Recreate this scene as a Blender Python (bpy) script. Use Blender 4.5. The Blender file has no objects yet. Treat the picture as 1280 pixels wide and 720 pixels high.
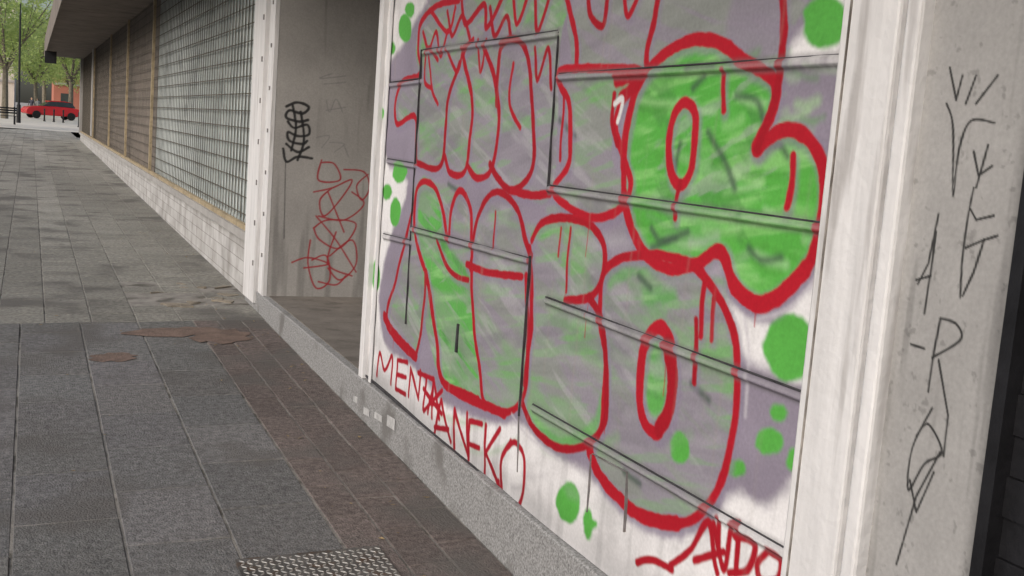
import bpy, math, random
import numpy as np
from mathutils import Vector, Matrix
random.seed(3); rng=np.random.default_rng(5)
D=1.7; EYE=1.65; F=1398.0
# ---------------------------------------------------------------- survey of the wall (photo tracing -> metres on the wall)
Yv=np.array([-602,232,F]);Yv=Yv/np.linalg.norm(Yv)
Xv=np.array([1,-.01845,.4337]);Xv=Xv-Yv*Xv.dot(Yv);Xv/=np.linalg.norm(Xv)
Zv=np.array([800,10500,-F]);Zv=Zv-Yv*Zv.dot(Yv)-Xv*Zv.dot(Xv);Zv/=np.linalg.norm(Zv)
def surv(px,py):
    p=np.array([px-640,360-py,F]); return p.dot(Xv),p.dot(Yv),p.dot(Zv)
def W(p):      # on the street facade plane x=D -> (y,z)
    x,y,z=surv(*p); return (D*y/x, EYE+D*z/x)
YF=5.05*D
def FW(p):     # on the side wall of the recess y=YF -> (x,z)
    x,y,z=surv(*p); return (YF*x/y, EYE+YF*z/y)
def zw(y):
    return EYE+D*float(np.interp(y/D,[-30,0,5.5,26,33,300],[-1.1,-.972,-.875,-.725,-.705,-.70]))
def G(x,y): return zw(y)+.02*(min(x,D)-D)

scene=bpy.context.scene
def link(o,parent=None):
    scene.collection.objects.link(o)
    if parent: o.parent=parent
    return o
def empty(name):
    e=bpy.data.objects.new(name,None); scene.collection.objects.link(e); return e
def meshobj(name,verts,faces,mat,parent=None,smooth=False):
    me=bpy.data.meshes.new(name); me.from_pydata([tuple(map(float,v)) for v in verts],[],faces); me.update()
    if mat: me.materials.append(mat)
    if smooth: me.polygons.foreach_set('use_smooth',[True]*len(me.polygons))
    return link(bpy.data.objects.new(name,me),parent)
# ---------------------------------------------------------------- materials
def nodes(m):
    m.use_nodes=True; nt=m.node_tree; b=nt.nodes['Principled BSDF']; return nt,b
def mat(name,col,rough=.7,amt=.25,scale=3,bump=.1,bscale=60,col2=None,metal=0,attr=None,spots=None,stretch=None,spec=.3):
    m=bpy.data.materials.new(name); nt,b=nodes(m); N=nt.nodes; L=nt.links
    b.inputs['Roughness'].default_value=rough; b.inputs['Metallic'].default_value=metal
    b.inputs['Specular IOR Level'].default_value=spec
    tc=N.new('ShaderNodeTexCoord'); src=tc.outputs['Object']
    if stretch:
        mp=N.new('ShaderNodeMapping'); mp.inputs['Scale'].default_value=stretch; L.new(src,mp.inputs[0]); s2=mp.outputs[0]
    else: s2=src
    n=N.new('ShaderNodeTexNoise'); n.inputs['Scale'].default_value=scale; n.inputs['Detail'].default_value=5; n.inputs['Roughness'].default_value=.68
    L.new(s2,n.inputs['Vector'])
    r=N.new('ShaderNodeValToRGB'); L.new(n.outputs['Fac'],r.inputs[0])
    c=np.array(col); c2=np.array(col2) if col2 else np.clip(c*(1+amt),0,1); c1=c*(1-amt)
    r.color_ramp.elements[0].position=.32; r.color_ramp.elements[1].position=.68
    r.color_ramp.elements[0].color=(*c1,1); r.color_ramp.elements[1].color=(*c2,1)
    out=r.outputs[0]
    if attr:
        a=N.new('ShaderNodeAttribute'); a.attribute_name=attr
        mx=N.new('ShaderNodeMix'); mx.data_type='RGBA'; mx.blend_type='MULTIPLY'; mx.inputs[0].default_value=1
        L.new(out,mx.inputs[6]); L.new(a.outputs['Color'],mx.inputs[7]); out=mx.outputs[2]
    if spots:
        scol,sscale,thr=spots
        n2=N.new('ShaderNodeTexNoise'); n2.inputs['Scale'].default_value=sscale; n2.inputs['Detail'].default_value=4; L.new(s2,n2.inputs['Vector'])
        r2=N.new('ShaderNodeValToRGB'); r2.color_ramp.elements[0].position=thr; r2.color_ramp.elements[1].position=thr+.12; r2.color_ramp.elements[1].color=(.8,.8,.8,1); L.new(n2.outputs['Fac'],r2.inputs[0])
        mx=N.new('ShaderNodeMix'); mx.data_type='RGBA'; L.new(r2.outputs[0],mx.inputs[0]); L.new(out,mx.inputs[6]); mx.inputs[7].default_value=(*scol,1); out=mx.outputs[2]
    L.new(out,b.inputs['Base Color'])
    if bump:
        n3=N.new('ShaderNodeTexNoise'); n3.inputs['Scale'].default_value=bscale; n3.inputs['Detail'].default_value=4; L.new(src,n3.inputs['Vector'])
        bp=N.new('ShaderNodeBump'); bp.inputs['Strength'].default_value=bump; bp.inputs['Distance'].default_value=.02; L.new(n3.outputs['Fac'],bp.inputs['Height']); L.new(bp.outputs[0],b.inputs['Normal'])
    return m
M={}
M['white']=mat('weathered_white_paint',(.61,.605,.61),.6,.12,2.5,.2,30,spots=((.36,.345,.34),2.6,.58),stretch=(6,6,.6))
M['plaster']=mat('grey_plaster',(.32,.31,.30),.85,.16,2.2,.25,25,spots=((.22,.21,.20),9,.66))
M['floor']=mat('recess_floor_cement',(.16,.145,.13),.9,.25,3,.2,30,spots=((.10,.09,.08),5,.56))
M['granite']=mat('speckled_granite',(.24,.24,.24),.7,.6,110,.05,200,spots=((.13,.125,.12),3,.57))
M['seam']=mat('dark_seam',(.04,.038,.042),.7,.5,20,.1)
M['rust']=mat('weathered_steel_edge',(.17,.16,.16),.6,.4,12,.1,spots=((.10,.05,.03),25,.62))
M['black']=mat('black_metal',(.012,.012,.014),.45,.4,6,.1)
M['fascia']=mat('canopy_render',(.19,.165,.145),.85,.2,1.2,.2,10,spots=((.12,.10,.09),3,.55))
M['ochre']=mat('ochre_steel_frame',(.32,.26,.17),.6,.3,8,.1)
M['bars']=mat('bronze_grille',(.10,.09,.075),.6,.3,8,.05)
M['slat']=mat('grey_green_slats',(.44,.48,.475),.65,.18,1.5,.05,spots=((.25,.28,.28),2.5,.58))
M['glass']=mat('dark_glass',(.05,.06,.06),.15,.2,1,.0)
M['brown']=mat('brown_shutter',(.25,.215,.19),.7,.25,2,.1)
M['upper']=mat('upper_facade',(.38,.36,.33),.85,.15,.8,.2,8)
M['asphalt']=mat('asphalt',(.06,.06,.06),.9,.25,1,.4,80)
M['kerb']=mat('kerb_stone',(.28,.27,.26),.8,.2,3,.3,40)
M['ground']=mat('light_ground',(.33,.31,.28),.9,.15,.3,.1,10)
M['mortar']=mat('dirty_mortar',(.20,.19,.175),.95,.3,8,.4,60,spots=((.06,.055,.045),5,.52))
M['slab']=mat('concrete_paver',(.140,.139,.138),.9,.38,34,.5,110,attr='tint',spots=((.105,.10,.095),1.7,.52),spec=.12)
M['steel']=mat('checker_steel',(.10,.095,.09),.5,.45,8,.2,60,metal=.4,spots=((.09,.045,.02),14,.55))
M['whiteline']=mat('road_paint',(.7,.7,.68),.7,.15,5,.1)
def paintmat(name,bump=.12,bs=35,rough=.6):
    m=bpy.data.materials.new(name); nt,b=nodes(m); N=nt.nodes;L=nt.links
    a=N.new('ShaderNodeAttribute'); a.attribute_name='paint'
    tc=N.new('ShaderNodeTexCoord'); n=N.new('ShaderNodeTexNoise'); n.inputs['Scale'].default_value=90; n.inputs['Detail'].default_value=3; L.new(tc.outputs['Object'],n.inputs['Vector'])
    r=N.new('ShaderNodeValToRGB'); r.color_ramp.elements[0].color=(.80,.80,.80,1); r.color_ramp.elements[1].color=(1.14,1.14,1.14,1); L.new(n.outputs['Fac'],r.inputs[0])
    mx=N.new('ShaderNodeMix'); mx.data_type='RGBA'; mx.blend_type='MULTIPLY'; mx.inputs[0].default_value=1
    L.new(a.outputs['Color'],mx.inputs[6]); L.new(r.outputs[0],mx.inputs[7]); L.new(mx.outputs[2],b.inputs['Base Color'])
    b.inputs['Roughness'].default_value=rough; b.inputs['Specular IOR Level'].default_value=.2
    n3=N.new('ShaderNodeTexNoise'); n3.inputs['Scale'].default_value=bs; n3.inputs['Detail'].default_value=3; L.new(tc.outputs['Object'],n3.inputs['Vector'])
    bp=N.new('ShaderNodeBump'); bp.inputs['Strength'].default_value=bump; bp.inputs['Distance'].default_value=.01; L.new(n3.outputs['Fac'],bp.inputs['Height']); L.new(bp.outputs[0],b.inputs['Normal'])
    return m
# ---------------------------------------------------------------- geometry helpers
def box(name,x0,x1,y0,y1,z0,z1,m,parent=None,bevel=0):
    v=[(x,y,z) for x in(x0,x1) for y in(y0,y1) for z in(z0,z1)]
    f=[(0,1,3,2),(4,6,7,5),(0,4,5,1),(2,3,7,6),(0,2,6,4),(1,5,7,3)]
    o=meshobj(name,v,f,m,parent)
    if bevel:
        b=o.modifiers.new('bevel','BEVEL'); b.width=bevel; b.segments=2
    return o
def boxes(name,lst,m,parent=None):
    v=[];f=[]
    for (x0,x1,y0,y1,z0,z1) in lst:
        k=len(v); v+=[(x,y,z) for x in(x0,x1) for y in(y0,y1) for z in(z0,z1)]
        f+=[tuple(k+i for i in q) for q in [(0,1,3,2),(4,6,7,5),(0,4,5,1),(2,3,7,6),(0,2,6,4),(1,5,7,3)]]
    return meshobj(name,v,f,m,parent)
def catmull(pts,closed=False,n=8):
    P=[np.array(p,float) for p in pts]; out=[]; k=len(P)
    if k<3: return np.array(P)
    for i in range(k if closed else k-1):
        if closed: a,b,c,d=P[(i-1)%k],P[i],P[(i+1)%k],P[(i+2)%k]
        else: a,b,c,d=P[max(i-1,0)],P[i],P[i+1],P[min(i+2,k-1)]
        for t in np.linspace(0,1,n,endpoint=False):
            out.append(.5*((2*b)+(-a+c)*t+(2*a-5*b+4*c-d)*t*t+(-a+3*b-3*c+d)*t**3))
    if not closed: out.append(P[-1])
    return np.array(out)
TAB=rng.random((256,256))
def vnoise(U,V,su,sv=None,ang=0,seed=0,octv=3):
    sv=sv or su; c,s=math.cos(ang),math.sin(ang)
    u=(U*c+V*s)*su+seed*17.3; v=(-U*s+V*c)*sv+seed*7.7
    tot=0;amp=1;nm=0
    for o in range(octv):
        iu=np.floor(u).astype(int);iv=np.floor(v).astype(int);fu=u-iu;fv=v-iv
        fu=fu*fu*(3-2*fu);fv=fv*fv*(3-2*fv)
        g=lambda a,b:TAB[a%256,b%256]
        tot=tot+amp*((g(iu,iv)*(1-fu)+g(iu+1,iv)*fu)*(1-fv)+(g(iu,iv+1)*(1-fu)+g(iu+1,iv+1)*fu)*fv)
        nm+=amp;amp*=.55;u=u*2.1+3;v=v*2.1+9
    return tot/nm
def sstep(x,a,b):
    t=np.clip((x-a)/(b-a),0,1); return t*t*(3-2*t)
class Canvas:
    def __init__(s,u0,u1,v0,v1,res,base):
        s.nu=int((u1-u0)/res)+1;s.nv=int((v1-v0)/res)+1;s.u0,s.v0=u0,v0
        us=np.linspace(u0,u1,s.nu);vs=np.linspace(v0,v1,s.nv);s.du=us[1]-us[0];s.dv=vs[1]-vs[0]
        s.U,s.V=np.meshgrid(us,vs);s.C=np.zeros((s.nv,s.nu,3))+np.array(base);s.H=np.zeros((s.nv,s.nu))
        s.wob=vnoise(s.U,s.V,25,seed=4,octv=3)-.5
    def win(s,a,b,c,d):
        i0=max(int((a-s.u0)/s.du),0);i1=min(int((b-s.u0)/s.du)+2,s.nu);j0=max(int((c-s.v0)/s.dv),0);j1=min(int((d-s.v0)/s.dv)+2,s.nv)
        return (slice(j0,j1),slice(i0,i1)) if i1>i0 and j1>j0 else None
    def dist(s,P,pad,closed=False):
        sl=s.win(P[:,0].min()-pad,P[:,0].max()+pad,P[:,1].min()-pad,P[:,1].max()+pad)
        if sl is None: return None,None
        Dm=np.full(s.U[sl].shape,9.0); j0=sl[0].start;i0=sl[1].start
        Q=np.vstack([P,P[:1]]) if closed else P
        for a,b in zip(Q[:-1],Q[1:]):
            w=s.win(min(a[0],b[0])-pad,max(a[0],b[0])+pad,min(a[1],b[1])-pad,max(a[1],b[1])+pad)
            if w is None: continue
            ww=(slice(w[0].start-j0,w[0].stop-j0),slice(w[1].start-i0,w[1].stop-i0))
            u=s.U[w];v=s.V[w];dx,dy=b-a;L=dx*dx+dy*dy+1e-12
            t=np.clip(((u-a[0])*dx+(v-a[1])*dy)/L,0,1)
            Dm[ww]=np.minimum(Dm[ww],np.hypot(u-a[0]-t*dx,v-a[1]-t*dy))
        return sl,Dm
    def ridge(s,P,w,h):
        P=np.array(P,float);sl,d=s.dist(P,w+.01)
        if sl is not None: s.H[sl]=np.maximum(s.H[sl],h*(1-sstep(d,w/2-.004,w/2+.003)))
    def stroke(s,P,w,col,soft=.006,alpha=1,closed=False,smooth=True,wob=.25):
        P=np.array(P,float)
        if smooth: P=catmull(P,closed)
        sl,d=s.dist(P,w+soft+.02,closed)
        if sl is None: return
        ww=w/2*(1+wob*2*s.wob[sl]); m=(1-sstep(d,ww-soft,ww+soft))*alpha
        m=m[...,None]; c=col[sl] if getattr(col,'ndim',1)==3 else np.array(col); s.C[sl]=s.C[sl]*(1-m)+c*m
    def fill(s,P,col,soft=.01,alpha=1,smooth=True,wob=.5):
        P=np.array(P,float)
        if smooth: P=catmull(P,True,5)
        sl,d=s.dist(P,soft*3+.03,True)
        if sl is None: return
        u=s.U[sl];v=s.V[sl];ins=np.zeros(u.shape,bool);k=len(P)
        for i in range(k):
            a=P[i];b=P[(i+1)%k]
            if a[1]==b[1]: continue
            c=((a[1]>v)!=(b[1]>v))&(u<(b[0]-a[0])*(v-a[1])/(b[1]-a[1])+a[0]); ins^=c
        sd=np.where(ins,np.minimum(d,.05),-np.minimum(d,.2))+s.wob[sl]*soft*wob*2
        al=alpha[sl] if getattr(alpha,'ndim',0)==2 else alpha
        m=(sstep(sd,-soft,soft)*al)[...,None]; c=col[sl] if getattr(col,'ndim',1)==3 else np.array(col)
        s.C[sl]=s.C[sl]*(1-m)+c*m
    def mesh(s,name,fn,matl,parent=None,relief=None):
        X=fn(s.U.ravel(),s.V.ravel()); n=s.nu*s.nv
        me=bpy.data.meshes.new(name); me.vertices.add(n); me.vertices.foreach_set('co',X.astype(np.float32).ravel())
        idx=np.arange(n).reshape(s.nv,s.nu); q=np.stack([idx[:-1,:-1],idx[1:,:-1],idx[1:,1:],idx[:-1,1:]],-1).reshape(-1,4)
        me.loops.add(q.size); me.loops.foreach_set('vertex_index',q.ravel().astype(np.int32))
        me.polygons.add(len(q)); me.polygons.foreach_set('loop_start',np.arange(0,q.size,4,dtype=np.int32))
        me.update(calc_edges=True)
        at=me.color_attributes.new('paint','FLOAT_COLOR','POINT')
        c=np.ones((n,4),np.float32);c[:,:3]=np.clip(s.C.reshape(-1,3),0,1); at.data.foreach_set('color',c.ravel())
        me.polygons.foreach_set('use_smooth',[True]*len(me.polygons))
        me.materials.append(matl); return link(bpy.data.objects.new(name,me),parent)
# ================================================================= MURAL
MY0=1.235*D; MY1=3.41*D; MZ0=EYE-.79*D; MZ1=2.62
RED=(.34,.008,.018); GRN=(.085,.35,.055); LGR=(.28,.56,.20); LIL=(.235,.207,.262); GRY=(.225,.24,.228)
cv=Canvas(MY0,MY1,MZ0,MZ1,.0042,(.70,.69,.70))
n1=vnoise(cv.U,cv.V,3,seed=1,octv=5); n2=vnoise(cv.U,cv.V,2,18,ang=.25,seed=2,octv=4); n3=vnoise(cv.U,cv.V,3,30,ang=-.2,seed=3,octv=3)
cv.C*=(1-.22*sstep(n1,.5,.75))[...,None]
cv.C*=(1-.16*sstep(vnoise(cv.U,cv.V,22,1.2,seed=8,octv=3),.55,.8))[...,None]
cv.C*=(1-.12*sstep(vnoise(cv.U,cv.V,1.5,seed=18,octv=4),.45,.6))[...,None]
lil=np.zeros_like(cv.C)+np.array(LIL); lil*=(.82+.42*n1)[...,None]
mm=(sstep(n2,.42,.60)*.75)[...,None]
gry=np.array(GRY)*(1-mm)+np.array(LIL)*1.05*mm
gry=gry*(.82+.38*n3)[...,None]
n4=vnoise(cv.U,cv.V,1.6,7,ang=.2,seed=21,octv=5)
g2=(sstep(n3,.58,.72)*.4+sstep(n4,.52,.68)*.5)[...,None]; gryg=gry*(1-g2)+np.array((.15,.34,.12))*g2
g3=(sstep(vnoise(cv.U,cv.V,2.5,22,ang=.35,seed=12,octv=3),.62,.76)*.35)[...,None]; gryg=gryg*(1-g3)+np.array((.40,.40,.41))*g3
g5=(sstep(vnoise(cv.U,cv.V,3,9,ang=-.3,seed=40,octv=4),.58,.74)*.45)[...,None]; gryg=gryg*(1-g5)+np.array((.17,.16,.19))*g5
grn=np.array(GRN)*(.85+.3*n1)[...,None]; s1=(sstep(n3,.46,.68)*.6*sstep(n4,.3,.6))[...,None]; grn=grn*(1-s1)+np.array(LGR)*s1
s2_=(sstep(vnoise(cv.U,cv.V,4,10,ang=.5,seed=41,octv=4),.58,.72)*.55)[...,None]; grn=grn*(1-s2_)+np.array((.06,.20,.05))*s2_
s3_=(sstep(vnoise(cv.U,cv.V,3,14,ang=-.4,seed=44,octv=4),.66,.76)*.5)[...,None]; grn=grn*(1-s3_)+np.array((.30,.34,.30))*s3_
def WP(l): return [W(p) for p in l]
cv.fill(WP([(484,95),(500,60),(530,10),(560,-20),(985,-40),(985,70),(1050,82),(1046,190),(1034,250),(1030,300),(990,378),(940,397),(900,370),(925,440),(975,470),(1008,495),(1003,580),(960,630),(915,618),(885,660),(830,662),(770,630),(730,590),(700,572),(650,530),(610,528),(560,508),(520,462),(482,432),(474,370),(488,300),(510,230),(483,200)]),lil,.025)
cv.fill(WP([(545,-10),(575,-10),(705,-20),(700,60),(690,240),(650,245),(600,228),(560,215),(522,205),(518,150),(495,155),(497,115),(520,95),(520,45)]),gryg,.01)
cv.fill(WP([(730,-30),(985,-30),(982,60),(968,140),(930,100),(880,60),(830,70),(800,100),(790,85),(735,80),(715,70)]),gry,.01)
cv.fill(WP([(702,88),(765,86),(802,90),(775,130),(765,200),(788,235),(775,262),(740,272),(705,255),(692,235),(710,200),(708,120)]),gryg,.01)
cv.fill(WP([(545,230),(527,226),(518,240),(510,290),(495,350),(483,395),(500,425),(520,448),(530,400),(535,420),(555,480),(597,502),(600,440),(590,345),(580,240)]),gryg,.01)
cv.fill(WP([(588,330),(598,270),(620,240),(645,260),(655,300),(660,420),(655,490),(635,515),(605,505),(598,460),(590,400)]),gryg,.01)
cv.fill(WP([(665,300),(675,280),(700,272),(735,280),(755,310),(752,350),(735,370),(752,400),(757,450),(757,520),(735,555),(700,560),(665,530),(655,500),(662,400)]),gryg,.01)
O=[(752,350),(765,330),(790,320),(830,320),(870,335),(903,380),(920,440),(918,520),(905,590),(880,638),(845,655),(800,645),(760,610),(738,565),(752,530),(757,450),(750,400)]
cv.fill(WP(O),gryg,.01)
A=[(785,150),(798,105),(828,68),(865,50),(900,54),(930,75),(968,100),(966,140),(946,186),(975,164),(1005,168),(1028,205),(1028,270),(1010,330),(975,368),(945,380),(918,360),(900,315),(870,330),(835,335),(803,312),(785,270),(779,215)]
cv.fill(WP(A),grn,.01)
cv.fill(WP([(930,-30),(982,-30),(980,60),(960,80),(930,75),(905,40)]),lil,.02,alpha=.8)
cv.fill(WP([(522,235),(545,232),(556,300),(590,350),(596,440),(597,500),(560,480),(545,420),(530,360)]),grn,.02,alpha=np.clip(.35+.8*sstep(n2,.4,.6),0,1)*.9)
cv.fill(WP([(755,335),(800,325),(850,330),(860,345),(800,345),(762,360)]),grn,.02,alpha=.6)
cv.fill(WP([(690,560),(735,550),(752,520),(757,470),(750,500),(735,530),(700,545),(660,510)]),grn,.015,alpha=.6)
cv.fill(WP([(805,360),(840,360),(845,380),(810,385)]),grn,.03,alpha=.8)
cv.fill(WP([(665,290),(700,272),(735,280),(740,295),(700,288),(672,300)]),grn,.015,alpha=.9)
cv.fill(WP([(812,440),(830,425),(836,470),(830,515),(815,520),(805,480)]),grn,.015,alpha=.9)
def dot(x,y,rx,ry,c=None):
    cv.fill(WP([(x+rx*math.cos(t)*(1+.08*random.uniform(-1,1)),y+ry*math.sin(t)) for t in np.linspace(0,2*math.pi,14,endpoint=False)]),grn if c is None else c,.009,wob=.8)
grn_s=np.array((.09,.36,.06))*(.78+.44*n1)[...,None]
for d in [(986,434,33,43),(1033,28,29,33),(711,628,14,26),(972,516,11,12),(960,552,17,17),(1027,372,9,11),(1034,422,5,16),(990,575,7,14),(495,265,7,18),(506,35,8,18),(500,215,9,14),(474,141,6,10),(462,318,5,10),(484,240,6,10),(735,655,6,20),(512,12,6,10),(470,345,5,20),(738,655,9,8),(490,60,4,8),(920,585,12,10),(850,560,12,20)]:
    dot(*d,c=grn_s)
def S(pts,w,c=RED,soft=.004,alpha=1,closed=False,**k): cv.stroke(WP(pts),w,c,soft,alpha,closed,**k)
random.seed(11)
for i in range(80):
    x=random.uniform(790,1015);y=random.uniform(75,340);l=random.uniform(20,60);a=random.uniform(-.4,.35)
    S([(x,y),(x+l*.5*math.cos(a),y+l*.5*math.sin(a)+3),(x+l*math.cos(a),y+l*math.sin(a))],random.uniform(.006,.03),random.choice([(.34,.60,.26),(.07,.26,.04),(.10,.36,.06),(.38,.60,.33)]),.014,random.uniform(.2,.5))
for i in range(110):
    x=random.uniform(530,905);y=random.uniform(250,620);l=random.uniform(15,60);a=random.uniform(-.5,.5)
    S([(x,y),(x+l*.5*math.cos(a),y+l*.5*math.sin(a)+3),(x+l*math.cos(a),y+l*math.sin(a))],random.uniform(.008,.04),random.choice([(.38,.37,.40),(.20,.18,.22),(.18,.36,.15),(.30,.32,.30)]),.02,random.uniform(.15,.45))
for pts in [[(815,285),(825,300),(845,298)],[(815,310),(860,290)],[(920,120),(945,125),(955,150)],[(960,185),(975,180),(985,195)],[(840,200),(835,170),(838,150)],[(885,165),(905,200),(918,235)],[(880,95),(865,110)],[(800,345),(815,360)],[(865,480),(885,500)],[(780,590),(800,605)],[(850,180),(842,215)],[(560,230),(575,240)],[(700,150),(720,170)],[(935,310),(950,325),(975,322)],[(860,85),(895,82)]]:
    S(pts,.022,(.05,.08,.06),.012,.75)
B=.028
OUT=[
 (A,.036,True),
 ([(853,128),(867,140),(868,180),(862,215),(850,232),(838,215),(836,180),(841,145)],.030,True),
 ([(850,228),(846,250),(845,272)],.02,False),
 ([(905,88),(903,112),(904,138)],.02,False),
 ([(992,195),(990,225),(984,258)],.022,False),
 ([(978,-20),(981,40),(976,90),(966,135),(948,185)],.028,False),
 (O,B,True),
 ([(738,565),(748,592),(768,618),(800,645),(845,655)],.042,False),
 ([(918,360),(945,380),(975,368),(1005,335)],.044,False),
 ([(822,410),(838,425),(842,470),(836,515),(822,540),(806,528),(800,490),(805,440)],.040,True),
 ([(836,430),(841,470),(836,515),(824,536)],.05,False),
 ([(882,352),(878,380),(876,420)],.022,False),([(870,400),(871,440),(868,478)],.02,False),([(893,372),(890,400),(889,425)],.018,False),
 ([(665,300),(675,280),(700,272),(735,280),(755,310),(752,350),(735,372),(705,375)],B,False),
 ([(735,372),(752,400),(757,450),(757,520),(735,555),(700,560),(668,535),(652,500)],B,False),
 ([(662,310),(664,400),(655,480)],B,False),
 ([(712,285),(708,330),(706,365)],.014,False),([(700,285),(697,320)],.012,False),
 ([(765,330),(775,322),(800,320)],.02,False),
 ([(588,335),(598,270),(620,240),(645,258),(657,300),(664,320)],B,False),
 ([(583,330),(608,340),(652,346)],B,False),
 ([(590,340),(592,400),(600,470),(606,505),(635,515),(655,492),(660,420),(657,345)],B,False),
 ([(620,265),(618,310)],.014,False),
 ([(530,335),(520,300),(519,250),(527,228),(543,234),(552,262),(560,300),(563,262),(575,238),(588,262),(590,320)],B,False),
 ([(519,250),(510,290),(495,350),(483,397),(500,430),(520,448)],B,False),
 ([(520,448),(528,400),(532,340)],B,False),
 ([(480,395),(492,418),(520,446)],.05,False),
 ([(532,340),(545,420),(553,475),(580,492),(597,500)],.036,False),
 ([(545,300),(556,330),(570,345),(586,350)],.022,False),
 ([(556,480),(580,496),(604,506),(630,518)],.038,False),
 ([(575,0),(545,8),(525,30),(522,60),(524,92),(502,102),(494,130),(496,155),(518,146),(520,200)],B,False),
 ([(548,75),(535,60),(530,100),(540,110)],.02,False),
 ([(536,70),(540,110),(548,130)],.02,False),
 ([(520,203),(545,211),(555,190),(560,130),(575,80)],B,False),
 ([(556,195),(562,216),(580,215),(588,170),(590,120),(580,70),(592,50)],B,False),
 ([(583,205),(595,222),(612,215),(622,170),(620,110),(605,60)],B,False),
 ([(620,130),(625,60),(650,52),(662,90),(665,140),(668,190),(660,222),(640,238),(622,222),(612,205)],B,False),
 ([(640,238),(665,244),(688,242)],B,False),
 ([(668,60),(672,100),(685,60),(690,110)],.02,False),
 ([(560,62),(572,90),(580,60)],.02,False),([(640,80),(636,130),(650,160)],.02,False),
 ([(528,40),(536,62),(545,40),(552,70),(560,38)],.022,False),
 ([(598,50),(600,90),(608,50)],.018,False),([(560,15),(566,45),(578,20),(588,48)],.022,False),([(612,10),(618,45),(632,20),(638,48)],.022,False),
 ([(578,-10),(582,30),(605,5),(608,35),(630,-10)],.026,False),
 ([(540,15),(560,40),(570,10)],.022,False),
 ([(640,-15),(645,30),(660,-10)],.022,False),([(668,-10),(672,40),(688,-10)],.022,False),
 ([(705,-15),(720,40),(722,78)],B,False),([(735,-15),(740,20),(755,32),(760,0),(762,-20)],.024,False),
 ([(825,-20),(818,20),(808,60),(808,82)],B,False),([(780,-15),(785,20),(800,-10)],.02,False),
 ([(702,88),(765,86),(802,92),(775,130),(770,160),(782,205),(788,235),(775,262),(740,272),(705,255),(692,235),(712,200),(712,130),(703,110)],B,True),
 ([(768,118),(765,150),(772,180)],.022,False),
 ([(706,120),(704,150),(700,200)],.016,False),
 ]
for pts,w,cl in OUT:
    S([(x+2,y+5) for x,y in pts],w*1.7,(.22,.185,.26),.014,.6,closed=cl)
for pts,w,cl in OUT:
    S(pts,w*1.12,closed=cl,c=tuple(np.array(RED)*random.uniform(.85,1.15)),soft=.0035)
S([(772,100),(800,96),(778,122)],.05,soft=.006)
S([(768,130),(778,124),(772,152)],.02,(.6,.6,.6))
for pts in [[(1040,205),(1042,275),(1024,338),(985,385),(940,400)],[(640,518),(660,545),(700,575)],[(930,400),(935,450),(930,520)]]:
    S(pts,.012,(.5,.48,.52),.008,.7)
tag=[[(471,469),(474,441),(480,463),(489,445),(488,480)],[(509,453),(496,450),(494,486),(507,493)],[(495,468),(507,472)],[(511,495),(513,460),(524,499),(526,464)],[(523,466),(543,474)],[(534,471),(530,511)],
 [(536,516),(543,476),(550,523)],[(538,502),(549,508)],[(530,486),(553,517)],[(553,488),(531,514)],[(542,480),(541,522)],
 [(541,556),(552,500),(563,552)],[(544,534),(561,537)],[(567,572),(568,512),(584,570),(583,517)],[(601,530),(586,526),(584,584),(599,597)],[(585,555),(598,560)],[(606,532),(604,604)],[(624,536),(606,566),(626,616)],[(638,552),(626,578),(628,622),(641,645),(654,616),(656,574),(644,553),(634,560)],[(622,602),(621,628),(632,645)]]
for t in tag: S(t,.025,(.33,.008,.02),.004,smooth=len(t)>4)
for t in [[(795,703),(815,700),(840,712)],[(838,706),(862,688),(886,652),(893,700),(897,716)],[(868,700),(905,690)],[(893,655),(905,712),(915,660),(925,655)],[(925,665),(920,715)],[(920,670),(945,680),(935,712),(912,716)],[(960,690),(948,705),(952,725),(972,725),(978,700),(962,688)],[(900,648),(898,690)]]:
    S(t,.024,RED,.004)
for i in range(60):
    u=random.uniform(MY0,MY1);v=random.uniform(MZ0,MZ1);l=random.uniform(.1,.5)
    cv.stroke([(u,v),(u+.003,v-l)],random.uniform(.004,.012),(.3,.26,.23),.01,random.uniform(.1,.3),smooth=False)
for i in range(9):
    p=random.choice(OUT[:28])[0];q=W(random.choice(p));cv.stroke([q,(q[0]+.002,q[1]-random.uniform(.05,.16))],.005,RED,.002,.8,smooth=False)
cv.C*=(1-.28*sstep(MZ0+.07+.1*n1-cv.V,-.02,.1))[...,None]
HS=[((700,92),(1055,68)),((686,231),(1029,278)),((515,283),(662,322)),((683,371),(1005,490)),((667,505),(985,686)),((487,103),(526,98)),((485,198),(520,204)),((480,292),(514,300)),((530,62),(699,38))]
def offs(p0,p1,off):
    a=np.array(W(p0));b=np.array(W(p1));t=(b-a)/np.linalg.norm(b-a);n=np.array([-t[1],t[0]])
    if n[1]<0:n=-n
    return [a+n*off,b+n*off]
for p0,p1 in HS:      # raised slat lips, paint carries across them; grime in the joints
    cv.ridge(offs(p0,p1,-.014),.022,.009)
    gm=np.zeros_like(cv.C)+np.array((.10,.095,.10))
    cv.stroke(offs(p0,p1,-.002),.020,gm,.010,.50,smooth=False)
    cv.stroke(offs(p0,p1,-.029),.012,gm,.008,.55,smooth=False)
    cv.stroke(offs(p0,p1,-.014),.010,(.45,.44,.46),.005,.25,smooth=False)  # pale line painted along each lip as its highlight
for p0,p1 in [((528,62),(508,405)),((700,40),(686,240)),((664,320),(650,520))]:
    cv.stroke([W(p0),W(p1)],.022,(.12,.11,.12),.012,.5,smooth=False)
mural=empty('graffiti_mural_wall')
Hr=cv.H.ravel()
cv.mesh('painted_shutter_panels',lambda u,v:np.stack([np.full_like(u,D)-Hr+.004*np.sin(u*5)*np.sin(v*4)+.0015*np.sin(v*31+u),u,v],-1),paintmat('mural_paint'),mural)
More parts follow.
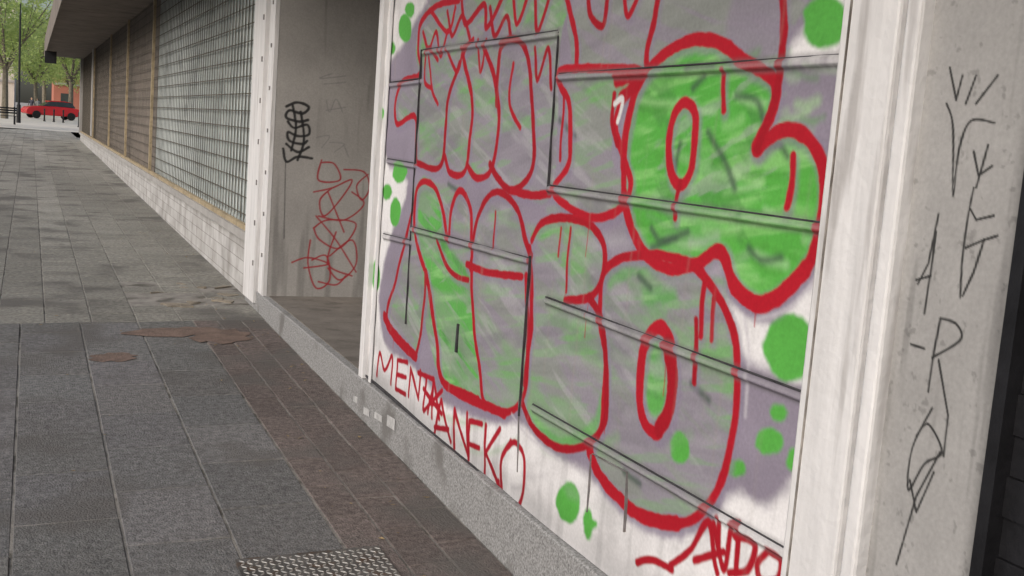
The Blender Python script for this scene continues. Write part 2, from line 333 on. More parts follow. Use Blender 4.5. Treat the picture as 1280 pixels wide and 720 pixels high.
box('wall_core',D+.03,D+.25,MY0,MY1,MZ0,MZ1,M['plaster'],mural)
def strip(p0,p1,w,prd,m,off=0.,name='panel_seam'):
    a=np.array(W(p0));b=np.array(W(p1));t=(b-a)/np.linalg.norm(b-a);n=np.array([-t[1],t[0]])
    if abs(t[1])<.5 and n[1]<0:n=-n
    a=a+n*off;b=b+n*off
    q=[a-n*w/2,b-n*w/2,b+n*w/2,a+n*w/2]
    v=[(D+.004,*p) for p in q]+[(D-prd,*p) for p in q]
    return meshobj(name,v,[(4,5,6,7),(0,1,5,4),(1,2,6,5),(2,3,7,6),(3,0,4,7)],m,mural)
for p0,p1 in HS: strip(p0,p1,.004,.0055,M['seam']); 
for p0,p1,w in [((528,62),(508,405),.004),((700,40),(686,240),.005),((664,320),(650,520),.006),((574,405),(571,440),.016),((452,464),(748,720),.012)]:
    strip(p0,p1,w,.0085,M['seam'])
for p0,p1,w in [((650,500),(648,590),.004),((740,568),(735,640),.002),((742,567),(785,590),.002),((785,590),(781,665),.002)]:
    strip(p0,p1,w,.0065,M['rust'])
boxes('left_frame_moulding',[(D-.025,D+.03,MY1-.05,MY1+.03,MZ0,MZ1),(D-.012,D-.007,MY1-.16,MY1-.12,MZ0,MZ1)],M['white'],mural)
# ================================================================= BUILDING
bld=empty('commercial_building')
SOF=EYE+1.0*D; YE=26*D
P1=1.071*D; C0=.903*D
boxes('white_pilaster',[(D-.02,D+.25,P1+.09,MY0-.001,0.0,SOF),(D-.045,D+.25,P1,P1+.045,0.0,SOF),(D-.005,D+.25,P1+.045,P1+.09,0.0,SOF)],M['white'],bld)
for c in bld.children:
    b=c.modifiers.new('bevel','BEVEL');b.width=.008;b.segments=2
boxes('pilaster_groove_line',[(D-.0225,D-.02,MY0-.035,MY0-.029,0.1,SOF),(D-.008,D-.005,P1+.058,P1+.080,0.1,SOF)],mat('grime_groove',(.24,.22,.20),.8,.4,12,.2,spots=((.07,.06,.05),9,.5),stretch=(4,4,1)),bld)
cc=Canvas(C0,P1,.0,2.3,.003,(.32,.315,.31))
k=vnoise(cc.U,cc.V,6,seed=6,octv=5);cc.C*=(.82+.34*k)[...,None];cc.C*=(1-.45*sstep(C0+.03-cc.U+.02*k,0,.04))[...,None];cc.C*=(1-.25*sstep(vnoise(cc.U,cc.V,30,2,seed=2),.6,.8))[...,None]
cc.C*=(1-.25*sstep(vnoise(cc.U,cc.V,45,seed=14),.72,.80))[...,None]
for t in [[(1192,85),(1200,125),(1208,95)],[(1212,130),(1225,95)],[(1225,130),(1252,95)],[(1188,130),(1196,160),(1196,245),(1203,190),(1218,152),(1248,154)],[(1222,190),(1228,220),(1245,208)],[(1225,235),(1240,182)],[(1222,235),(1215,270),(1208,320),(1205,372)],[(1218,262),(1225,275),(1247,270)],[(1212,310),(1235,300),(1252,295)],[(1208,370),(1222,340),(1235,300)],[(1178,268),(1165,330),(1152,355)],[(1175,290),(1168,340),(1160,392)],[(1150,350),(1168,345)],[(1180,400),(1172,440),(1165,490)],[(1180,398),(1200,405),(1205,425),(1170,447)],[(1178,450),(1190,520),(1184,570)],[(1170,510),(1145,560),(1140,612),(1160,580),(1182,565),(1165,530),(1150,545)],[(1180,565),(1150,620),(1125,705)],[(1143,430),(1160,436)],[(1142,600),(1150,640),(1172,590)]]:
    cc.stroke(WP(t),.0055,(.02,.02,.02),.0015,.95,smooth=len(t)>3,wob=.4)
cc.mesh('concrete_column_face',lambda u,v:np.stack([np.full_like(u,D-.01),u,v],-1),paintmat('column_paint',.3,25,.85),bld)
boxes('concrete_column',[(D-.007,D+.25,C0+.002,P1-.002,0.0,2.3),(D-.01,D+.25,C0,P1-.002,2.3,SOF)],M['plaster'],bld)
boxes('black_shutter_door',[(D-.02,D+.12,C0-.03,C0-.001,0,SOF)]+[(D+.01+.006*(i%2),D+.1,-1.4,C0-.031,.05+i*.08,.05+i*.08+.078) for i in range(40)],M['black'],bld)
boxes('near_wall',[(D-.01,D+.25,-7,-1.41,-.3,SOF)],M['plaster'],bld)
PY=5.5*D
boxes('granite_plinth',[(D-.03,D+.6,MY0-.6,PY-.001,-.4,MZ0-.003)],M['granite'],bld).modifiers.new('b','BEVEL').width=.006
boxes('plinth_under_door',[(D-.012,D+.5,-7,MY0-.61,-.4,.04)],M['granite'],bld)
boxes('recess_floor',[(D+.601,D+2.2,MY1,YF,-.4,MZ0-.003)],M['granite'],bld)
boxes('recess_floor_screed',[(D+.02,D+1.6,MY1+.031,YF-.002,MZ0-.01,MZ0+.002)],M['floor'],bld)
V=[];Fa=[]
for a,b in [((462,508),(469,521)),((476,514),(485,528)),((492,518),(501,538)),((449,494),(454,504))]:
    y0,z0=W(a);y1,z1=W(b);k0=len(V);V+=[(D-.033,y0,z0),(D-.033,y1,z0+.01),(D-.033,y1,z1),(D-.033,y0,z1-.01)];Fa.append((k0,k0+1,k0+2,k0+3))
meshobj('paint_patches',V,Fa,mat('thin_grey_paint',(.42,.42,.42),.7,.3,20,.1),bld)
fc=Canvas(D,D+1.6,MZ0-.003,2.9,.006,(.33,.32,.31))
k=vnoise(fc.U,fc.V,3,seed=9,octv=5);fc.C*=(.80+.40*k)[...,None];fc.C*=(1-.3*sstep(vnoise(fc.U,fc.V,14,1.0,seed=5),.58,.8))[...,None]
def FP(l): return [FW(p) for p in l]
bk=(.02,.02,.022)
for t in [[(358,133),(372,128),(386,134),(378,142),(362,138),(358,147),(374,152),(385,150)],[(360,152),(368,160),(384,156),(386,168),(372,170),(360,165),(362,176),(378,180),(384,176)],[(366,132),(370,160),(364,188)],[(358,180),(372,190),(386,184)],[(354,186),(358,202),(372,196),(390,198)],[(376,140),(380,175),(372,200)]]:
    fc.stroke(FP(t),.021,bk,.004,.95)
fc.stroke(FP([(357,200),(356,250),(355,298)]),.007,bk,.004,.8)
for t in [[(415,92),(400,98),(432,95)],[(405,105),(432,103)],[(408,125),(412,140),(420,124),(428,140)],[(408,138),(432,134)],[(395,172),(412,170),(402,185)],[(412,178),(430,180),(418,190)],[(430,182),(436,196)]]:
    fc.stroke(FP(t),.007,(.16,.16,.17),.004,.6)
rd=(.30,.02,.03)
for t in [[(402,200),(398,225),(425,225),(418,205),(402,203)],[(392,240),(415,235),(440,225),(425,250),(405,270),(400,250),(415,235)],[(430,212),(455,215),(462,235),(452,250),(446,232),(460,218)],[(440,240),(455,255),(430,275),(398,270)],[(392,285),(410,275),(445,280),(425,310),(400,300),(392,285)],[(365,328),(385,322),(410,330),(380,335)],[(388,300),(385,330),(395,360),(412,350),(408,320),(390,325)],[(412,320),(440,300),(445,330),(425,350),(410,335)],[(395,270),(420,300),(445,340)],[(420,290),(410,330),(440,345)],[(410,240),(430,290)],[(398,352),(420,356),(432,345)]]:
    fc.stroke(FP(t),.013,rd,.004,.92)
fc.mesh('recess_side_wall_face',lambda u,v:np.stack([u,np.full_like(u,YF),v],-1),paintmat('recess_plaster',.25,22,.85),bld)
boxes('recess_walls',[(D+1.6,D+2.2,MY1,YF,MZ0,SOF),(D+.002,D+2.2,YF+.003,YF+.2,-.4,SOF),(D+.25,D+1.6,MY1-.2,MY1-.001,MZ0,SOF),(D+.001,D+1.599,YF-.02,YF+.003,2.9,SOF)],M['plaster'],bld)
boxes('far_white_pilaster',[(D-.03,D+.002,YF+.0,YF+.2,MZ0,SOF),(D-.05,D+.002,YF+.28,PY,MZ0-.1,SOF),(D-.012,D+.002,YF+.2,YF+.28,MZ0,SOF)],M['white'],bld)
lst=[]
for i in range(9):
    z=.5+i*.32; lst+= [(D-.056,D-.05,YF+.33,YF+.36,z,z+.04),(D-.036,D-.03,YF+.08,YF+.11,z+.1,z+.13)]
boxes('pilaster_bolts',lst,M['rust'],bld)
boxes('header_wall',[(D-.01,D+.25,MY0,MY1,MZ1+.001,SOF)],M['white'],bld)
bm=bpy.data.materials.new('painted_brick');nt,b=nodes(bm);N=nt.nodes;L=nt.links
tc=N.new('ShaderNodeTexCoord');sp=N.new('ShaderNodeSeparateXYZ');cb=N.new('ShaderNodeCombineXYZ');L.new(tc.outputs['Object'],sp.inputs[0]);L.new(sp.outputs[1],cb.inputs[0]);L.new(sp.outputs[2],cb.inputs[1])
br=N.new('ShaderNodeTexBrick');L.new(cb.outputs[0],br.inputs['Vector']);br.inputs['Scale'].default_value=1;br.inputs['Brick Width'].default_value=.4;br.inputs['Row Height'].default_value=.11;br.inputs['Mortar Size'].default_value=.004
br.inputs['Color1'].default_value=(.48,.475,.47,1);br.inputs['Color2'].default_value=(.40,.395,.39,1);br.inputs['Mortar'].default_value=(.25,.24,.23,1)
n=N.new('ShaderNodeTexNoise');n.inputs['Scale'].default_value=4;n.inputs['Detail'].default_value=6;L.new(tc.outputs['Object'],n.inputs['Vector'])
r=N.new('ShaderNodeValToRGB');r.color_ramp.elements[0].position=.3;r.color_ramp.elements[1].position=.6;r.color_ramp.elements[0].color=(.6,.58,.56,1);L.new(n.outputs[0],r.inputs[0])
mx=N.new('ShaderNodeMix');mx.data_type='RGBA';mx.blend_type='MULTIPLY';mx.inputs[0].default_value=1;L.new(br.outputs[0],mx.inputs[6]);L.new(r.outputs[0],mx.inputs[7]);L.new(mx.outputs[2],b.inputs['Base Color']);b.inputs['Roughness'].default_value=.85
SZ=EYE-.55*D
boxes('brick_base',[(D,D+.3,PY,YE,-.4,SZ-.07)],bm,bld)
boxes('window_sill',[(D-.05,D+.3,PY,YE,SZ-.07,SZ)],M['plaster'],bld)
boxes('window_backing',[(D+.08,D+.3,PY,10.6*D,SZ,SOF)],M['slat'],bld)
boxes('window_backing_far',[(D+.08,D+.3,10.6*D,YE,SZ,SOF)],M['brown'],bld)
sl=[];y=PY+.1
while y<10.6*D-.1: sl.append((D+.070,D+.078,y,y+.10,SZ+.05,SOF-.1)); y+=.17
boxes('vertical_slats',sl,M['slat'],bld)
g=[];y=PY+.06
while y<YE: g.append((D+.03,D+.036,y,y+.013,SZ,SOF)); y+=.17
z=SZ+.1
while z<SOF: g.append((D+.0365,D+.042,PY,YE,z,z+.010)); z+=.15
boxes('window_grille',g,M['bars'],bld)
fr=[]
for yy in [PY+.03,10.6*D,13.5*D,16.5*D,20.8*D]: fr.append((D-.02,D+.018,yy,yy+.1,SZ+.05,SOF))
fr+= [(D-.022,D+.018,PY,YE,SZ+.001,SZ+.045)]
boxes('ochre_window_frames',fr,M['ochre'],bld)
boxes('far_piers',[(D-.06,D+.3,YE-.4,YE,SZ,SOF),(D-.04,D+.02,20.8*D+.12,20.8*D+.8,SZ+.09,SOF)],M['plaster'],bld)
boxes('canopy',[(.27*D,D+.3,-7,YE,SOF,SOF+.12),(.25*D,.27*D,-7,YE,SOF-.07,SOF+.55),(.27*D,D+.3,-7,YE,SOF+.45,SOF+.55)],M['fascia'],bld)
boxes('upper_storeys',[(D,D+14,-7,YE,SOF+.551,19)],M['upper'],bld)
boxes('building_core',[(D+2.3,D+14,-7,YE,-.4,SOF+.55)],M['plaster'],bld)
boxes('end_wall',[(D+.301,D+2.3,YE-.3,YE,-.4,SOF)],M['plaster'],bld)
boxes('upper_windows',[(D-.03,D-.002,y,y+1.5,z,z+1.7) for y in np.arange(-5,YE-2,2.9) for z in (5,8.2,11.4,14.6)],M['glass'],bld)
boxes('projecting_signs',[(.25*D-.04,.25*D+.3,YE-6,YE-5.9,SOF-.45,SOF-.08)],M['black'],bld)
# ================================================================= SIDEWALK
side=empty('sidewalk')
ys=[-9,0,4,9.35,20,30,44.2,50,56]; XK=-2.6
V=[];Fc=[]
for y in ys: V+=[(XK,y,G(XK,y)-.005),(D,y,G(D,y)-.005)]
for i in range(len(ys)-1): Fc.append((2*i,2*i+1,2*i+3,2*i+2))
meshobj('mortar_bed',V,Fc,M['mortar'],side)
def slabs(name,xs,y0,y1,L_,tintf,gap=.005,stag=True,skip=None,jit=.0016):
    V=[];Fa=[];T=[]
    for i in range(len(xs)-1):
        y=y0-(L_/2 if (stag and i%2) else 0)
        while y<y1:
            a=max(y,y0);b=min(y+L_,y1);y+=L_
            if b-a<.05: continue
            x0,x1=xs[i]+gap,xs[i+1]-gap;a+=gap;b-=gap
            if skip and skip((x0+x1)/2,(a+b)/2): continue
            dz=random.uniform(-jit,jit);k=len(V);e=.005
            tx,ty=random.uniform(-1,1)*jit,random.uniform(-1,1)*jit
            for (x,yy,sx,sy) in [(x0,a,-1,-1),(x1,a,1,-1),(x1,b,1,1),(x0,b,-1,1)]:
                V.append((x-sx*e,yy-sy*e,G(x,yy)+dz+tx*sx+ty*sy))
            for (x,yy) in [(x0,a),(x1,a),(x1,b),(x0,b)]: V.append((x,yy,G(x,yy)-.0075))
            Fa+=[(k,k+1,k+2,k+3)]+[(k+j,k+4+j,k+4+(j+1)%4,k+(j+1)%4) for j in range(4)]
            T+=[tintf((x0+x1)/2,(a+b)/2)]*8
    o=meshobj(name,V,Fa,M['slab'],side); at=o.data.color_attributes.new('tint','FLOAT_COLOR','POINT')
    c=np.ones((len(V),4),np.float32);c[:,:3]=T;at.data.foreach_set('color',c.ravel());return o
def tA(x,y):
    v=random.uniform(.88,1.1); return (v*1.0,v*random.uniform(.98,1.01),v*random.uniform(.97,1.02))
def tB(x,y):
    v=random.uniform(.72,.92); return (v*1.12,v*.95,v*.90)
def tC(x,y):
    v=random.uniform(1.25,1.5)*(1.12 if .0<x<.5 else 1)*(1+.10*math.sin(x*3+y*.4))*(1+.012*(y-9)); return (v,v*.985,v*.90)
xa=[XK+.02]+[.743-.39*k for k in range(8,-2,-1)]; xa=[x for x in xa if x>=XK]
PX0,PX1,PY0,PY1=.42*D,.74*D,1.85*D,2.33*D
Y1=8.45
slabs('near_pavers',xa,-9,Y1,.6,tA,gap=.003)
xb=list(np.linspace(1.136,D-.035,4))
slabs('wall_side_tiles',xb,-9,Y1,.37,tB,gap=.002)
random.seed(8)
xc=[XK+.02]+[.743-.31*k for k in range(10,-4,-1)]; xc=[x for x in xc if XK<=x<D-.05]+[D-.003]
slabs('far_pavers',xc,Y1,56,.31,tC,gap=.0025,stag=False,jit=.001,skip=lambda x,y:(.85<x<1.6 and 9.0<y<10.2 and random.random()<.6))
V=[];Fa=[]
for i in range(16):
    x=random.uniform(.85,1.6);y=random.uniform(9.0,10.2);r=random.uniform(.03,.12);n=5;k=len(V);z=G(x,y)+random.uniform(-.010,-.004)
    an=sorted(random.uniform(0,6.28) for _ in range(n));tx,ty=random.uniform(-.04,.04),random.uniform(-.04,.04)
    for h in(0,.012):
        for a in an: V.append((x+r*math.cos(a),y+r*math.sin(a),z+h+tx*r*math.cos(a)+ty*r*math.sin(a)))
    Fa.append(tuple(range(k+n,k+2*n)));Fa+=[(k+j,k+(j+1)%n,k+n+(j+1)%n,k+n+j) for j in range(n)]
meshobj('broken_tiles',V,Fa,mat('broken_tile',(.20,.175,.14),.85,.4,6,.3),side)
def patch(name,cx,cy,rx,ry,m,h=.004):
    n=22;pts=[(cx+rx*math.cos(t)*(1+random.uniform(-.25,.25)),cy+ry*math.sin(t)*(1+random.uniform(-.25,.25))) for t in np.linspace(0,2*math.pi,n,endpoint=False)]
    V=[(cx,cy,G(cx,cy)+h)]+[(x,y,G(x,y)+h-.002) for x,y in pts]
    return meshobj(name,V,[(0,1+i,1+(i+1)%n) for i in range(n)],m,side)
mr=mat('reddish_mortar_patch',(.14,.10,.082),.9,.3,9,.4)
patch('patch_a',.95,8.05,.30,.16,mr,.0055);patch('patch_b',1.25,7.9,.2,.25,mr,.0055);patch('patch_c',.5,7.3,.14,.12,mr,.0055)
V=[];Fa=[]
for i in range(160):
    x=random.uniform(XK,D-.05) if i%2 else random.uniform(1.2,D-.04);y=random.uniform(1.5,20);r=random.uniform(.006,.02);a=random.uniform(0,3.14);k=len(V);z=G(x,y)+.005
    for (u,w_) in [(-r,0),(0,-r*.5),(r,0),(0,r*.5)]: V.append((x+u*math.cos(a)-w_*math.sin(a),y+u*math.sin(a)+w_*math.cos(a),z+random.uniform(0,.006)))
    Fa.append((k,k+1,k+2,k+3))
meshobj('fallen_leaf_litter',V,Fa,mat('dry_litter',(.20,.15,.08),.9,.5,30,0))
def sheet(name,xs,ys,zf,m,parent=None):
    V=[(x,y,zf(x,y)) for y in ys for x in xs];n=len(xs)
    F_=[(j*n+i,j*n+i+1,(j+1)*n+i+1,(j+1)*n+i) for j in range(len(ys)-1) for i in range(n-1)]
    return meshobj(name,V,F_,m,parent)
sheet('ground',[-1500,-300,-60,-14,-2.75,60,300,1500],[-600,-60,-9,0,9.35,44.2,56,100,300,2000],lambda x,y:zw(y)-.25,M['ground'])
sheet('road',[-12,-7,-2.74],[-60,-9,0,9.35,44.2,56,62],lambda x,y:zw(y)-.22,M['asphalt'])
sheet('plaza_pavement',[-80,-20,0,20,80],[56,62.01,110,200],lambda x,y:zw(y)-.012,mat('plaza_paving',(.60,.56,.50),.85,.15,.6,.1,10))
V=[];Fa=[]
for i,y in enumerate([-60,-9,0,9.35,20,44.2,56]):
    z=G(XK,y);V+=[(XK-.14,y,z-.25),(XK-.14,y,z+.0),(XK+.015,y,z+.003),(XK+.015,y,z-.05)]
for i in range(6):
    for j in range(3): k=i*4+j;Fa.append((k,k+1,k+5,k+4))
meshobj('kerb',V,Fa,M['kerb'])
boxes('road_markings',[(-7.1,-6.98,y,y+2,zw(y)-.215,zw(y)-.212) for y in np.arange(-8,52,5)],M['whiteline'])
boxes('opposite_sidewalk',[(-16,-12,-60,56,-.3,.12)],M['kerb'])
ob=empty('apartment_building')
boxes('walls',[(-60,-46,-80,52,-.3,10)],M['upper'],ob)
boxes('windows',[(-46.001,-45.96,y,y+1.4,z,z+1.9) for y in np.arange(-70,50,3.2) for z in(1,4.5,7.6)],M['glass'],ob)
cp=empty('checker_plate_cover')
zc=lambda x,y:G(x,y)
V=[(PX0,PY0,zc(PX0,PY0)+.007),(PX1,PY0,zc(PX1,PY0)+.007),(PX1,PY1,zc(PX1,PY1)+.007),(PX0,PY1,zc(PX0,PY1)+.007)]
V+=[(x,y,z-.016) for x,y,z in V]
meshobj('plate',V,[(0,1,2,3)]+[(j,4+j,4+(j+1)%4,(j+1)%4) for j in range(4)],M['steel'],cp)
V=[];Fa=[];s=.032;i=0
x=PX0+.02
while x<PX1-.01:
    j=0;y=PY0+.02
    while y<PY1-.01:
        a=math.radians(45 if (i+j)%2 else -45);ca,sa=math.cos(a),math.sin(a);z=zc(x,y)+.007;k=len(V)
        for (u,w_,h) in [(-.014,0,0),(0,-.0055,0),(.014,0,0),(0,.0055,0),(-.007,0,.003),(.007,0,.003)]:
            V.append((x+u*ca-w_*sa,y+u*sa+w_*ca,z+h))
        Fa+=[(k,k+1,k+4),(k+1,k+5,k+4),(k+1,k+2,k+5),(k+2,k+3,k+5),(k+3,k+4,k+5),(k+3,k,k+4)]
        y+=s*.8;j+=1
    x+=s*.8;i+=1
meshobj('tread_pattern',V,Fa,mat('worn_steel',(.36,.35,.33),.5,.4,30,.0,metal=.4),cp)
# ================================================================= TREES
def tube(V,Fa,pts,rad,n=8):
    k0=len(V)
    for i,(p,r) in enumerate(zip(pts,rad)):
        p=Vector(p);q=Vector(pts[min(i+1,len(pts)-1)]);o=Vector(pts[max(i-1,0)]);t=(q-o).normalized()
        a=t.orthogonal().normalized();b=t.cross(a)
        for j in range(n):
            th=2*math.pi*j/n;V.append(tuple(p+a*(r*math.cos(th))+b*(r*math.sin(th))))
    for i in range(len(pts)-1):
        for j in range(n): Fa.append((k0+i*n+j,k0+i*n+(j+1)%n,k0+(i+1)*n+(j+1)%n,k0+(i+1)*n+j))
bark=mat('bark',(.16,.14,.11),.9,.35,6,.5,20)
lm=bpy.data.materials.new('leaves');nt,b=nodes(lm);N=nt.nodes;L=nt.links
oi=N.new('ShaderNodeAttribute');oi.attribute_name='tone';r=N.new('ShaderNodeValToRGB');r.color_ramp.elements[0].color=(.08,.14,.025,1);r.color_ramp.elements[1].color=(.34,.44,.13,1);L.new(oi.outputs['Fac'],r.inputs[0]);L.new(r.outputs[0],b.inputs['Base Color']);b.inputs['Roughness'].default_value=.5
tr=N.new('ShaderNodeBsdfTranslucent');tr.inputs[0].default_value=(.55,.66,.25,1);ms=N.new('ShaderNodeMixShader');ms.inputs[0].default_value=.5;out=N['Material Output'];L.new(b.outputs[0],ms.inputs[1]);L.new(tr.outputs[0],ms.inputs[2]);L.new(ms.outputs[0],out.inputs[0])
def treemesh(seed,H=9,R=4.2):
    rr=random.Random(seed);V=[];Fa=[];tips=[]
    tube(V,Fa,[(0,0,-.3),(.05,0,1.5),(.1,.05,3.4)],[.26,.2,.17])
    for i in range(7):
        a=i*.9+rr.uniform(-.3,.3);l=R*rr.uniform(.6,.95);h=rr.uniform(.35,.95)
        p=[(.1,.05,3.2),(.1+.35*l*math.cos(a),.35*l*math.sin(a),3.4+(H-3.4)*.35*h+.6),(.1+.8*l*math.cos(a),.8*l*math.sin(a),3.5+(H-3.6)*h)]
        tube(V,Fa,p,[.12,.07,.025],6);tips+=[p[1],p[2]]
        for _ in range(3):
            q=(p[2][0]+rr.uniform(-1,1),p[2][1]+rr.uniform(-1,1),p[2][2]+rr.uniform(-.5,1));tube(V,Fa,[p[1],q],[.04,.012],5);tips.append(q)
    nb=len(Fa);T=[0]*len(V)
    for t in tips+[(rr.gauss(0,R*.5),rr.gauss(0,R*.5),rr.uniform(3.6,H)) for _ in range(45)]:
        tone=rr.random();cr=rr.uniform(.5,1.1)
        for _ in range(80):
            d=Vector((rr.gauss(0,1),rr.gauss(0,1),rr.gauss(0,.7)))*cr*.55
            c=Vector(t)+d;s=rr.uniform(.08,.17);u=Vector((rr.gauss(0,1),rr.gauss(0,1),rr.gauss(0,1))).normalized();w=u.orthogonal().normalized()
            k=len(V)
            for q in (-u*s,w*s*.5,u*s,-w*s*.5): V.append(tuple(c+q))
            Fa.append((k,k+1,k+2,k+3));tt=min(1,max(0,tone*.6+rr.random()*.4));T+=[tt]*4
    me=bpy.data.meshes.new('plane_tree');me.from_pydata(V,[],Fa);me.materials.append(bark);me.materials.append(lm)
    me.polygons.foreach_set('material_index',[0]*nb+[1]*(len(Fa)-nb))
    at=me.attributes.new('tone','FLOAT','POINT');at.data.foreach_set('value',np.array(T,np.float32));me.update();return me
tm=[treemesh(1),treemesh(2,10,4.5)]
for i,(x,y,s,rz) in enumerate([(-4.4,58,.95,2),(-1.6,84,1.0,1),(-5.5,74,1.1,3),(3.2,104,1.0,4),(.5,116,.95,2.2),(-3.5,124,1.2,.5),(-8,110,1.5,2.2),(6,132,1.3,1.2),(1.5,140,1.2,3),(4.2,142,1.0,5),(-9,92,1.4,1.8),(12,120,1.4,1.8)]):
    o=bpy.data.objects.new('plane_tree',tm[i%2]);scene.collection.objects.link(o);o.location=(x,y,zw(y)-.05);o.scale=(s,s,s);o.rotation_euler=(0,0,rz)
# ================================================================= CAR
def car(x,y,rz,col):
    e=empty('parked_car');z0=zw(y);paint=mat('car_paint',col,.25,.05,2,0,spec=.6);gl=M['glass'];ty=mat('tyre',(.02,.02,.02),.8,.2)
    prof=[(-2.05,.35),(-2.1,.7),(-2.0,.92),(-1.2,1.0),(-.95,1.0),(.0,1.0),(1.1,.98),(1.9,.86),(2.08,.62),(2.05,.35),(1.7,.28),(1.25,.28),(-1.0,.28),(-1.75,.28)]
    def ext(nm,pr,w0,w1,zsplit,m):
        n=len(pr);V=[];
        for sgn in(-1,1):
            for (a,b) in pr: V.append((a,sgn*(w0 if b<=zsplit else w1),b))
        F_=[tuple(range(n)),tuple(range(2*n-1,n-1,-1))]+[(i,i+n,(i+1)%n+n,(i+1)%n) for i in range(n)]
        o=meshobj(nm,V,F_,m,e);o.modifiers.new('b','BEVEL').width=.06;return o
    ext('body',prof,.86,.82,.8,paint)
    ext('cabin_glass',[(-1.75,.98),(-1.45,1.38),(-.9,1.44),(.15,1.42),(.85,.98)],.76,.62,1.1,gl)
    ext('roof',[(-1.5,1.39),(-.95,1.47),(.2,1.45),(.35,1.36),(-.9,1.40)],.64,.62,1.2,paint)
    V=[];F_=[]
    for wx in(-1.35,1.3):
        for wy in(-.86,.86):
            tube(V,F_,[(wx,wy-.11,.3),(wx,wy-.1,.3),(wx,wy+.1,.3),(wx,wy+.11,.3)],[.01,.31,.31,.01],16)
    meshobj('wheels',V,F_,ty,e)
    e.location=(x,y,z0);e.rotation_euler=(0,0,rz)
car(1.5,98,math.pi+.25,(.60,.015,.02));car(-6,104,.2,(.5,.5,.5))
# ================================================================= PEOPLE (tiny, in the distance)
def person(x,y,rz,shirt,pants,hgt=1.72,stride=.18):
    J=[(0,0,.93),(0,0,1.15),(0,0,1.40),(0,0,1.50),(0,.01,1.57),(0,.01,1.70),
       (.2,0,1.40),(.27,.03,1.12),(.26,.12,.86),(-.2,0,1.40),(-.27,-.03,1.12),(-.26,-.06,.86),
       (.10,0,.88),(.11,stride*.7,.48),(.11,stride,.08),(.11,stride+.13,.04),(-.10,0,.88),(-.11,-stride*.2,.48),(-.11,-stride*1.4,.10),(-.11,-stride*1.4+.13,.04)]
    E=[(0,1),(1,2),(2,3),(3,4),(4,5),(2,6),(6,7),(7,8),(2,9),(9,10),(10,11),(0,12),(12,13),(13,14),(14,15),(0,16),(16,17),(17,18),(18,19)]
    R=[.15,.13,.15,.06,.085,.095,.065,.048,.035,.065,.048,.035,.095,.065,.045,.04,.095,.065,.045,.04]
    me=bpy.data.meshes.new('pedestrian');me.from_pydata(J,E,[]);o=link(bpy.data.objects.new('pedestrian',me))
    sk=o.modifiers.new('s','SKIN')
    for v,r in zip(me.skin_vertices[0].data,R): v.radius=(r,r*.8)
    me.skin_vertices[0].data[0].use_root=True
    o.modifiers.new('ss','SUBSURF').levels=1
    dg=bpy.context.evaluated_depsgraph_get();m2=bpy.data.meshes.new_from_object(o.evaluated_get(dg));o.modifiers.clear();o.data=m2;m2.materials.clear()
    for nm,c in [('trousers',pants),('shirt',shirt),('skin',(.45,.28,.2)),('hair',(.03,.02,.015)),('shoes',(.03,.03,.03))]: m2.materials.append(mat(nm,c,.8,.1,5,0))
    for p in m2.polygons:
        c=p.center;z=c.z
        p.material_index=4 if z<.1 else 0 if (z<.96 and abs(c.x)<.2) else (2 if (z<.95 or 1.48<z<1.66 and c.y>-.03) else (3 if z>1.52 else 1))
        p.use_smooth=True
    o.location=(x,y,zw(y));o.rotation_euler=(0,0,rz);s=hgt/1.78;o.scale=(s,s,s)
person(.1,108,2.6,(.05,.05,.07),(.04,.05,.09));person(.6,110,.4,(.3,.3,.3),(.05,.05,.06),1.65)
def bench(x,y,rz):
    e=empty('park_bench')
    boxes('seat',[(-.8,.8,-.2+.11*i,-.11+.11*i,.42,.45) for i in range(4)],M['black'],e)
    boxes('backrest',[(-.8,.8,.25,.28,.55+.12*i,.63+.12*i) for i in range(3)],M['black'],e)
    boxes('legs',[(a,a+.06,b,b+.05,0,.42 if b<.2 else .9) for a in(-.7,.64) for b in(-.18,.225)],M['black'],e)
    e.location=(x,y,zw(y));e.rotation_euler=(0,0,rz)
bench(-1.4,64,0.1);bench(-3.6,66,-.1)
def bollard(x,y):
    V=[];Fa=[];tube(V,Fa,[(0,0,0),(0,0,.05),(0,0,.06),(0,0,.7),(0,0,.74),(0,0,.78),(0,0,.84),(0,0,.87)],[.09,.09,.06,.05,.07,.05,.07,.01],12)
    o=meshobj('bollard',V,Fa,M['black']);o.location=(x,y,zw(y)-.01)
for x,y in [(1.5,84),(2.1,84),(.9,84),(2.6,70)]: bollard(x,y)
V=[];Fa=[];tube(V,Fa,[(0,0,0),(0,0,1),(0,0,1.05),(0,0,6),(0,.5,6.6),(0,1.1,6.7)],[.12,.11,.07,.05,.04,.04],10);o=meshobj('street_lamp',V,Fa,M['black']);o.location=(-.6,70,zw(70))
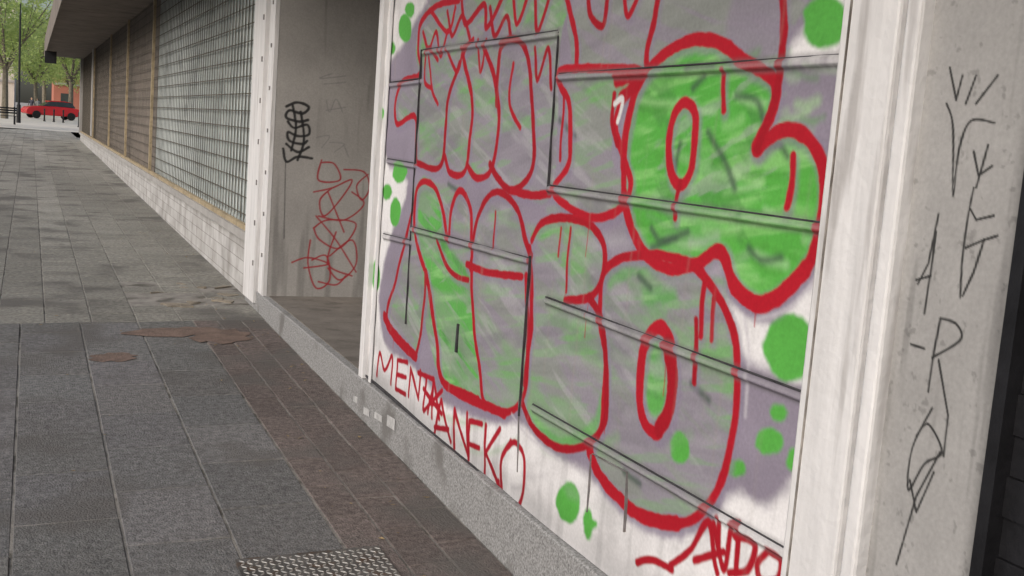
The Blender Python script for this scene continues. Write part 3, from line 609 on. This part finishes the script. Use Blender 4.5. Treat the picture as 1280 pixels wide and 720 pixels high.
def fb(name,x0,x1,y0,y1,h,col,wc):
    e=empty(name);z=zw(y0);m=mat(name+'_wall',col,.85,.12,.4,.1,5)
    boxes('walls',[(x0,x1,y0,y1,z-.3,z+h)],m,e);boxes('cornice',[(x0-.3,x1+.3,y0-.3,y1,z+h,z+h+.5),(x0,x1,y0-.2,y0-.001,z+3.6,z+3.9)],M['plaster'],e)
    boxes('windows',[(x,x+1.1,y0-.06,y0-.002,zz,zz+1.9) for x in np.arange(x0+.8,x1-1.5,2.4) for zz in np.arange(z+.7,z+h-2,3.6)],M['glass'],e)
fb('brick_house',2.6,24,150,165,6,(.36,.14,.10),0);fb('office_building',-45,-2,165,180,14,(.50,.47,.42),0)
# ================================================================= LIGHT, SKY, CAMERA
el,az=math.radians(32),math.radians(-118)     # az measured from +Y toward +X : hazy sun from the street side, behind the camera
wd=bpy.data.worlds.new('World');scene.world=wd;wd.use_nodes=True;nt=wd.node_tree;bg=nt.nodes['Background']
sk=nt.nodes.new('ShaderNodeTexSky');sk.sky_type='NISHITA';sk.sun_disc=False;sk.sun_elevation=el;sk.sun_rotation=az;sk.dust_density=4;sk.air_density=1.0;sk.ozone_density=.8
nt.links.new(sk.outputs[0],bg.inputs[0]);bg.inputs[1].default_value=.15
sd=bpy.data.lights.new('sun','SUN');sd.energy=1.95;sd.angle=math.radians(40);sd.color=(1,.985,.965);so=link(bpy.data.objects.new('sun',sd))
d=Vector((math.cos(el)*math.sin(az),math.cos(el)*math.cos(az),math.sin(el)));so.rotation_euler=d.to_track_quat('Z','Y').to_euler()
cam=bpy.data.cameras.new('camera');co=link(bpy.data.objects.new('camera',cam));scene.camera=co
cam.sensor_width=36;cam.lens=F/1280*36;cam.clip_end=4000;cam.clip_start=.05
R=Vector((Xv[0],Yv[0],Zv[0]));U=Vector((Xv[1],Yv[1],Zv[1]));Fw=Vector((Xv[2],Yv[2],Zv[2]))
m=Matrix((R,U,-Fw)).transposed().to_4x4();m.translation=Vector((0,0,EYE));co.matrix_world=m
scene.view_settings.view_transform='Standard';scene.view_settings.look='None';scene.view_settings.exposure=0
